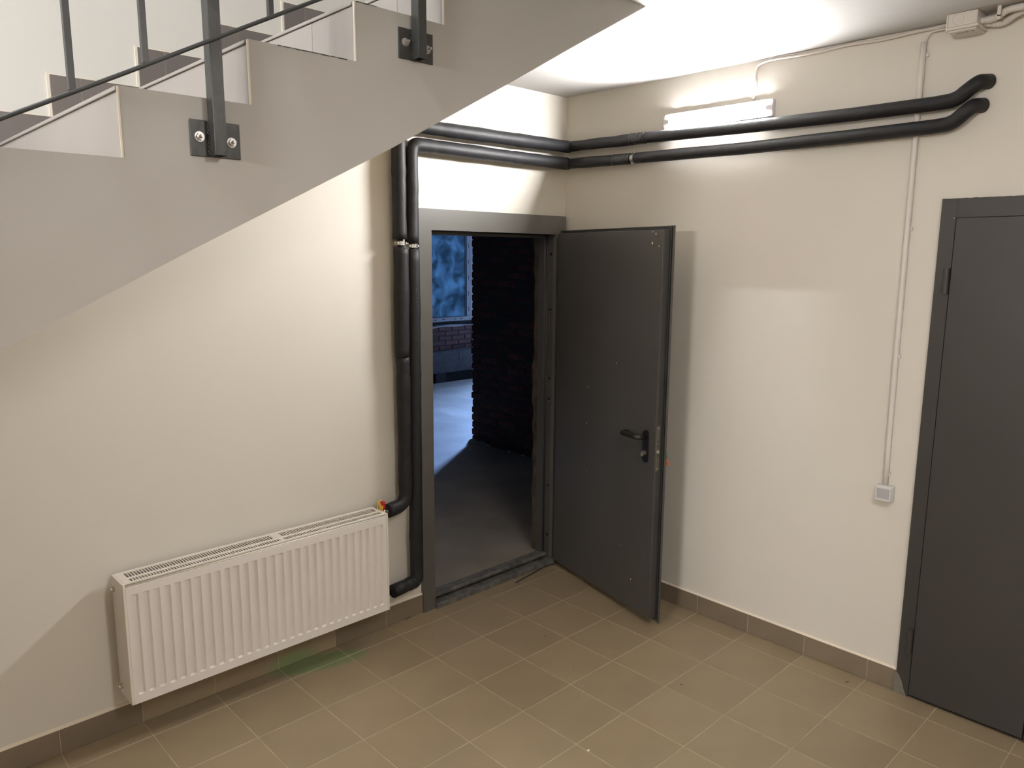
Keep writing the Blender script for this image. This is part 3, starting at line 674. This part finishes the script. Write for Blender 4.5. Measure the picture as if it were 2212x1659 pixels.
bm = BM(); tube(bm, [Vector((-.1183, -2.096+.0185*math.cos(a*math.pi/14), 2.813+.0185*math.sin(a*math.pi/14))) for a in range(29)], .0009, 6); cyl(bm, (-.1188, -2.096, 2.813), (-.1165, -2.096, 2.813), .006, 20); obj('knockout', bm, M['pvc'], jb)
bm = BM(); box(bm, -.121, -.008, -2.0605, -2.0565, 2.776, 2.836); obj('side_plate', bm, M['radgr'], jb)
bm = BM(); zz = 2.7694
for pts_ in (((-.088,-2.085),(-.094,-2.092),(-.091,-2.100)), ((-.090,-2.104),(-.090,-2.112)), ((-.096,-2.118),(-.088,-2.124),(-.096,-2.128)), ((-.088,-2.136),(-.098,-2.140),(-.090,-2.146))):
    tube(bm, [(a_, b_, zz) for a_, b_ in pts_], .0008, 5)
obj('marker_writing', bm, M['ink'], jb)
bm = BM(); pth = fillet([(-.012, -1.948, 2.775), (-.014, -1.965, 2.815), (-.030, -2.02, 2.812), (-.04, -2.058, 2.806)], .035, 8); tube(bm, pth, .0036, 10)
o = obj('cable', bm, M['pvc'], smooth=True); tag(o, 'short white cable curving from the conduit top into the junction box', 'cable')
bm = BM(); pth = [(-.030, -2.056, 2.824)] + [(-.012+.002*math.sin(i*1.3), -2.02+i*.04, 2.824+.003*math.sin(i*.8)) for i in range(1, 20)] + [(-.010, -1.24, 2.822), (-.008, -1.213, 2.815), (-.008, -1.208, 2.78)] + [(-.008, -1.206-.004*math.sin(i*.9), 2.76-i*.016) for i in range(7)]
tube(bm, fillet(pth, .012, 3), .0062, 8); o = obj('cable', bm, M['painted'], smooth=True); tag(o, 'painted over lamp cable along the ceiling edge from the junction box to the wall lamp', 'cable')
def corrugated(pts, r, label):
    bm = BM(); path = resample(fillet(pts, .045, 10), .0016); tube(bm, path, r, 14, rfun=lambda i, p: r*(1.0 + .05*math.sin(i*1.1)))
    o = obj('corrugated_conduit', bm, M['pvc'], smooth=True); tag(o, label, 'conduit', None)
corrugated([(-.060, -2.158, 2.808), (-.062, -2.205, 2.805), (-.090, -2.245, 2.822), (-.092, -2.9, 2.822)], .0125, 'outer white corrugated conduit looping into the right end of the junction box')
corrugated([(-.030, -2.158, 2.806), (-.030, -2.225, 2.788), (-.052, -2.275, 2.818), (-.052, -2.9, 2.820)], .0125, 'inner white corrugated conduit beside the wall behind the outer one')
bm = BM(); box(bm, -.106, -.098, -2.232, -2.220, 2.790, 2.838, .001); box(bm, -.106, -.07, -2.232, -2.220, 2.800, 2.806, .001); o = obj('conduit_clip', bm, M['pvc']); tag(o, 'small white clip holding the corrugated conduit to the ceiling', 'clip')

# ------------------------------------------------------------------ unfinished room behind the door
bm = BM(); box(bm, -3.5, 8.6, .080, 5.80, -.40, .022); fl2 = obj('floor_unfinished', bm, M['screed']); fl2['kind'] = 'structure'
bm = BM(); box(bm, -3.6, 8.7, 5.75, 6.6, -.45, -.20); o = obj('floor_added_trench', bm, M['gap_shade']); o['kind'] = 'structure'  # drop added below the beam so the lit floor ends in sharp dark
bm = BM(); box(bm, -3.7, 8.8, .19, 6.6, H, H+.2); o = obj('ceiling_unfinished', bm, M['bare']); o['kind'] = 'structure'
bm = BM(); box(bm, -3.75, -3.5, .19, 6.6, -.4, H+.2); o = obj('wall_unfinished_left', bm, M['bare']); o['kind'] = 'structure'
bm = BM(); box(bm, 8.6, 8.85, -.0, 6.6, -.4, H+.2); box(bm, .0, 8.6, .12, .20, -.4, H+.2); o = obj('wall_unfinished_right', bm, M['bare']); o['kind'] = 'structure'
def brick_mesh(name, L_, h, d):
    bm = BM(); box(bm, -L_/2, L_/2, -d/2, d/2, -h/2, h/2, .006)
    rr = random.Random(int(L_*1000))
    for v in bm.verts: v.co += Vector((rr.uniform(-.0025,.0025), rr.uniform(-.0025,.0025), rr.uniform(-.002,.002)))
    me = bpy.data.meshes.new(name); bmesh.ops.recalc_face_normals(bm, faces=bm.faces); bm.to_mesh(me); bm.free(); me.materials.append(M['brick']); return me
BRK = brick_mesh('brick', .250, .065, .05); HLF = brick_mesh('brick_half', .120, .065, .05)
def brick_at(parent, me, loc, rz):
    o = bpy.data.objects.new('brick', me); COL.objects.link(o); o.parent = parent; o.location = loc; o.rotation_euler = (random.uniform(-.02,.02), random.uniform(-.01,.01), rz+random.uniform(-.015,.015))
# partition running away from the doorway
wp = empty('wall_partition', (1.55, 1.5, 0), kind='structure')
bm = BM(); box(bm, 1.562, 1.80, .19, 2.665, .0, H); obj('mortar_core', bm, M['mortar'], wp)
CH = .0765
for c in range(28):
    z_ = .055 + CH*c; y_ = 2.68
    off = 0 if c % 2 == 0 else .13
    if off:
        brick_at(wp, HLF, (1.585-1.55, y_-.06-1.5 + random.uniform(-.006,.012), z_), math.pi/2); y_ -= .13
    while y_ > .45:
        brick_at(wp, BRK, (1.585-1.55+random.uniform(-.004,.004), y_-.125-1.5 + (random.uniform(-.004,.014) if y_ > 2.6 else 0), z_), math.pi/2); y_ -= .262
bm = BM()
for c in range(28, 37):
    z_ = .055 + CH*c; y_ = 2.68 - (.13 if c % 2 else 0)
    while y_ > .45: box(bm, 1.556, 1.6, y_-.25, y_, z_-.032, z_+.032); y_ -= .262
o = obj('upper_bricks', bm, M['brick'], wp); o['kind'] = 'stuff'
# jagged lumps of mortar at the base
bm = BM()
for i, (y_, r) in enumerate(((2.62, .05), (2.50, .045), (2.40, .03), (2.1, .02), (1.9, .018), (1.7, .02))):
    bmesh.ops.create_icosphere(bm, subdivisions=2, radius=r, matrix=Matrix.Translation((1.53, y_, .03)) @ Matrix.Diagonal((1, 1.4, .8, 1)))
for v in bm.verts: v.co += Vector((random.uniform(-.006,.006), random.uniform(-.006,.006), random.uniform(-.006,.006)))
obj('mortar_lump', bm, M['white_mortar'], wp)
# far wall with window band
wf = empty('wall_far', (3.5, 6.1, 0), kind='structure')
bm = BM(); box(bm, -3.6, 8.6, 6.112, 6.4, -.3, .838); box(bm, -3.6, 2.4, 6.1, 6.4, .838, H); box(bm, -3.6, 8.6, 6.1, 6.4, 2.76, H); box(bm, 8.3, 8.6, 6.1, 6.4, .838, H); box(bm, 2.4, 8.3, 6.215, 6.30, .838, .906); box(bm, 2.4, 8.3, 6.17, 6.30, 2.715, 2.77); obj('mortar_core', bm, M['mortar'], wf)
for c in range(9):
    z_ = .805 - CH*c; x_ = 2.9 + (.13 if c % 2 else 0)
    while x_ < 5.6:
        brick_at(wf, BRK, (x_-3.5, 6.125-6.1, z_), 0); x_ += .262
bm = BM(); x_ = 2.4; prev = .842
vt = []
while x_ < 6.0:
    h = .846 + .010*math.sin(x_*5) + random.uniform(-.004, .004); lo = .836 - .008*abs(math.sin(x_*7+1)) - (.012 if random.random() < .15 else 0)
    vt.append([bm.verts.new((x_, 6.085, lo)), bm.verts.new((x_, 6.085, h)), bm.verts.new((x_, 6.23, h)), bm.verts.new((x_, 6.23, .834))]); x_ += .05
for a_, b_ in zip(vt, vt[1:]):
    for k in range(4): bm.faces.new((a_[k], a_[(k+1) % 4], b_[(k+1) % 4], b_[k]))
bm.faces.new(vt[0]); bm.faces.new(vt[-1]); obj('mortar_bed', bm, M['white_mortar'], wf)
# windows
def film_material():
    m = bpy.data.materials.new('dirty_blue_film'); m.use_nodes = True; nt = m.node_tree; N = nt.nodes; L = nt.links; N.remove(N['Principled BSDF'])
    tc = N.new('ShaderNodeTexCoord'); nz = N.new('ShaderNodeTexNoise'); nz.inputs['Scale'].default_value = 4.6; nz.inputs['Detail'].default_value = 10; nz.inputs['Distortion'].default_value = .5
    L.new(tc.outputs['Object'], nz.inputs['Vector'])
    cr = N.new('ShaderNodeValToRGB'); cr.color_ramp.elements[0].position = .38; cr.color_ramp.elements[0].color = (.0046, .0064, .0072, 1); cr.color_ramp.elements[1].position = .62; cr.color_ramp.elements[1].color = (.0105, .0140, .0155, 1)
    L.new(nz.outputs['Fac'], cr.inputs[0])
    tr = N.new('ShaderNodeBsdfTranslucent'); L.new(cr.outputs[0], tr.inputs[0])
    df = N.new('ShaderNodeBsdfDiffuse'); df.inputs[0].default_value = (.12, .12, .12, 1)
    tp = N.new('ShaderNodeBsdfTransparent'); mc = N.new('ShaderNodeMix'); mc.data_type = 'RGBA'; mc.blend_type = 'MULTIPLY'; mc.inputs[0].default_value = 1
    L.new(cr.outputs[0], mc.inputs[6]); mc.inputs[7].default_value = (.55, .6, .6, 1); L.new(mc.outputs[2], tp.inputs[0])
    a = N.new('ShaderNodeAddShader'); L.new(tr.outputs[0], a.inputs[0]); L.new(tp.outputs[0], a.inputs[1])
    b = N.new('ShaderNodeMixShader'); b.inputs[0].default_value = .08; L.new(a.outputs[0], b.inputs[1]); L.new(df.outputs[0], b.inputs[2])
    L.new(b.outputs[0], N['Material Output'].inputs[0]); return m
M['film'] = film_material()
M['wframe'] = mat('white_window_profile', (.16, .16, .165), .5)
w1 = empty('window_1', (3.9, 6.2, .9), kind='structure')
def wframe(bm, x0, x1, z0, z1, t=.075, y=6.2):
    box(bm, x0, x1, y-.035, y+.035, z0, z0+t, .002); box(bm, x0, x1, y-.035, y+.035, z1-t, z1, .002); box(bm, x0, x0+t, y-.035, y+.035, z0+t, z1-t, .002); box(bm, x1-t, x1, y-.035, y+.035, z0+t, z1-t, .002)
bm = BM(); wframe(bm, 2.42, 4.515, .905, 2.72, .072); obj('window_frame', bm, M['wframe'], w1)
bm = BM(); box(bm, 2.49, 4.447, 6.195, 6.199, .975, 2.65); obj('pane', bm, M['film'], w1)
bm = BM(); box(bm, 4.405, 4.420, 6.155, 6.166, .98, 2.64); box(bm, 4.437, 4.443, 6.160, 6.167, .98, 2.64); box(bm, 2.49, 4.44, 6.157, 6.166, .968, .974); obj('glazing_bead', bm, M['cord'], w1)
bm = BM()
for x_ in (3.78, 3.94, 4.17, 4.30): box(bm, x_, x_+.05, 6.1625, 6.166, .935, .946)
for z_ in (1.05, 1.3, 1.55, 1.8, 2.05): box(bm, 4.478, 4.486, 6.1625, 6.166, z_, z_+.07)
obj('drain_slot', bm, M['void'], w1)
w2 = empty('window_2', (5, 6.2, .9), kind='structure')
bm = BM(); wframe(bm, 6.50, 8.30, .905, 2.72, .06); obj('window_frame', bm, M['wframe'], w2)
bm = BM(); box(bm, 6.56, 6.60, 6.17, 6.20, .965, 2.66); obj('sash', bm, M['wframe'], w2)
bm = BM(); wframe(bm, 4.517, 6.498, .905, 2.72, .06); obj('window_frame', bm, M['wframe'], w1)
bm = BM(); box(bm, 4.57, 6.44, 6.195, 6.199, .96, 2.665); obj('pane', bm, M['film'], w1)
# beam in front of the far wall
cb = empty('concrete_beam', (4, 5.95, .15), label='rough grey concrete beam lying below the far window of the unfinished room', cat='beam')
bm = BM(); L_ = 6.0; n_ = 120; rows = []
for i in range(n_+1):
    x_ = 1.9 + L_*i/n_; tp = .462 + .006*math.sin(x_*11) + random.uniform(-.004,.004) + (.018 if 4.25 < x_ < 4.38 else 0)
    rows.append([bm.verts.new((x_, 5.90+random.uniform(-.003,.003), .150)), bm.verts.new((x_, 5.902+random.uniform(-.003,.003), .30)), bm.verts.new((x_, 5.90, tp)), bm.verts.new((x_, 6.112, tp+.004)), bm.verts.new((x_, 6.112, .15))])
for a_, b_ in zip(rows, rows[1:]):
    for k in range(5): bm.faces.new((a_[k], a_[(k+1) % 5], b_[(k+1) % 5], b_[k]))
bm.faces.new(rows[0]); bm.faces.new(rows[-1]); 
def striated():
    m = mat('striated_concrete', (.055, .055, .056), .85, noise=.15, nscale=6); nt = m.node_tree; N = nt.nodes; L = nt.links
    tc = N.new('ShaderNodeTexCoord'); mp = N.new('ShaderNodeMapping'); mp.inputs['Rotation'].default_value = (0, math.radians(-68), 0); wv = N.new('ShaderNodeTexWave'); wv.inputs['Scale'].default_value = 9; wv.inputs['Distortion'].default_value = 3
    L.new(tc.outputs['Object'], mp.inputs['Vector']); L.new(mp.outputs[0], wv.inputs['Vector']); bp = N.new('ShaderNodeBump'); bp.inputs['Strength'].default_value = .7; bp.inputs['Distance'].default_value = .01
    L.new(wv.outputs['Fac'], bp.inputs['Height']); L.new(bp.outputs[0], N['Principled BSDF'].inputs['Normal']); return m
obj('beam_body', bm, striated(), cb)
for x_ in (2.3, 3.72, 5.2, 7.3):
    bm = BM(); box(bm, x_-.10, x_+.10, 5.93, 6.01, -.20, .148); obj('support_block', bm, M['gap_shade'], cb)  # blocks carry the same painted shade as the gap
bm = BM(); prism(bm, [(4.06, .46), (4.10, .46), (4.085, .38), (4.08, .29), (4.07, .20), (4.065, .30)], 'y', 5.893, 5.897); obj('damp_streak', bm, M['ink'], cb)

# ------------------------------------------------------------------ small things on the floor
bm = BM(); pth = fillet([(-.475, -.075, .0015), (-.38, -.058, .003), (-.30, -.052, .005), (-.22, -.040, .010), (-.14, -.040, .008), (-.105, -.046, .004)], .05, 5)
tube(bm, [Vector(p)+Vector((0,-.012,.002)) for p in pth], .0030, 8); o = obj('rubber_strip', bm, M['cord'], smooth=True); tag(o, 'thin loose black rubber strip lying on tiles in front of the threshold', 'rubber strip')
bm = BM(); bmesh.ops.create_icosphere(bm, subdivisions=2, radius=.006, matrix=Matrix.Translation((-1.344, -1.402, .004)) @ Matrix.Diagonal((1.1, .8, .75, 1)))
for v in bm.verts: v.co += Vector((random.uniform(-.001,.001), random.uniform(-.001,.001), random.uniform(-.0005,.0008))); v.co.z = max(v.co.z, .0002)
o = obj('pebble', bm, M['caulk']); tag(o, 'tiny pale pebble on a grout line near the bottom of the photo', 'pebble')
for (x_, y_, a_, l_, lab) in ((-.805, -.650, .6, .010, 'dark thin scrap on the floor between the two dusty footprints'), (-.677, -1.386, -.4, .008, 'dark curled scrap on the tiles right of the nearer footprint'), (-.100, -1.894, -.7, .008, 'dark scrap on the narrow tiles by the right wall skirting'), (-1.205, -.014, .15, .022, 'dark chip at the foot of the left skirting beside the door frame')):
    bm = BM(); c, s_ = math.cos(a_), math.sin(a_)
    tube(bm, [(x_-c*l_, y_-s_*l_, .0016), (x_, y_+.001, .0030), (x_+c*l_, y_+s_*l_, .0016)], .0014, 6)
    o = obj('floor_scrap', bm, M['ink']); tag(o, lab, 'scrap')
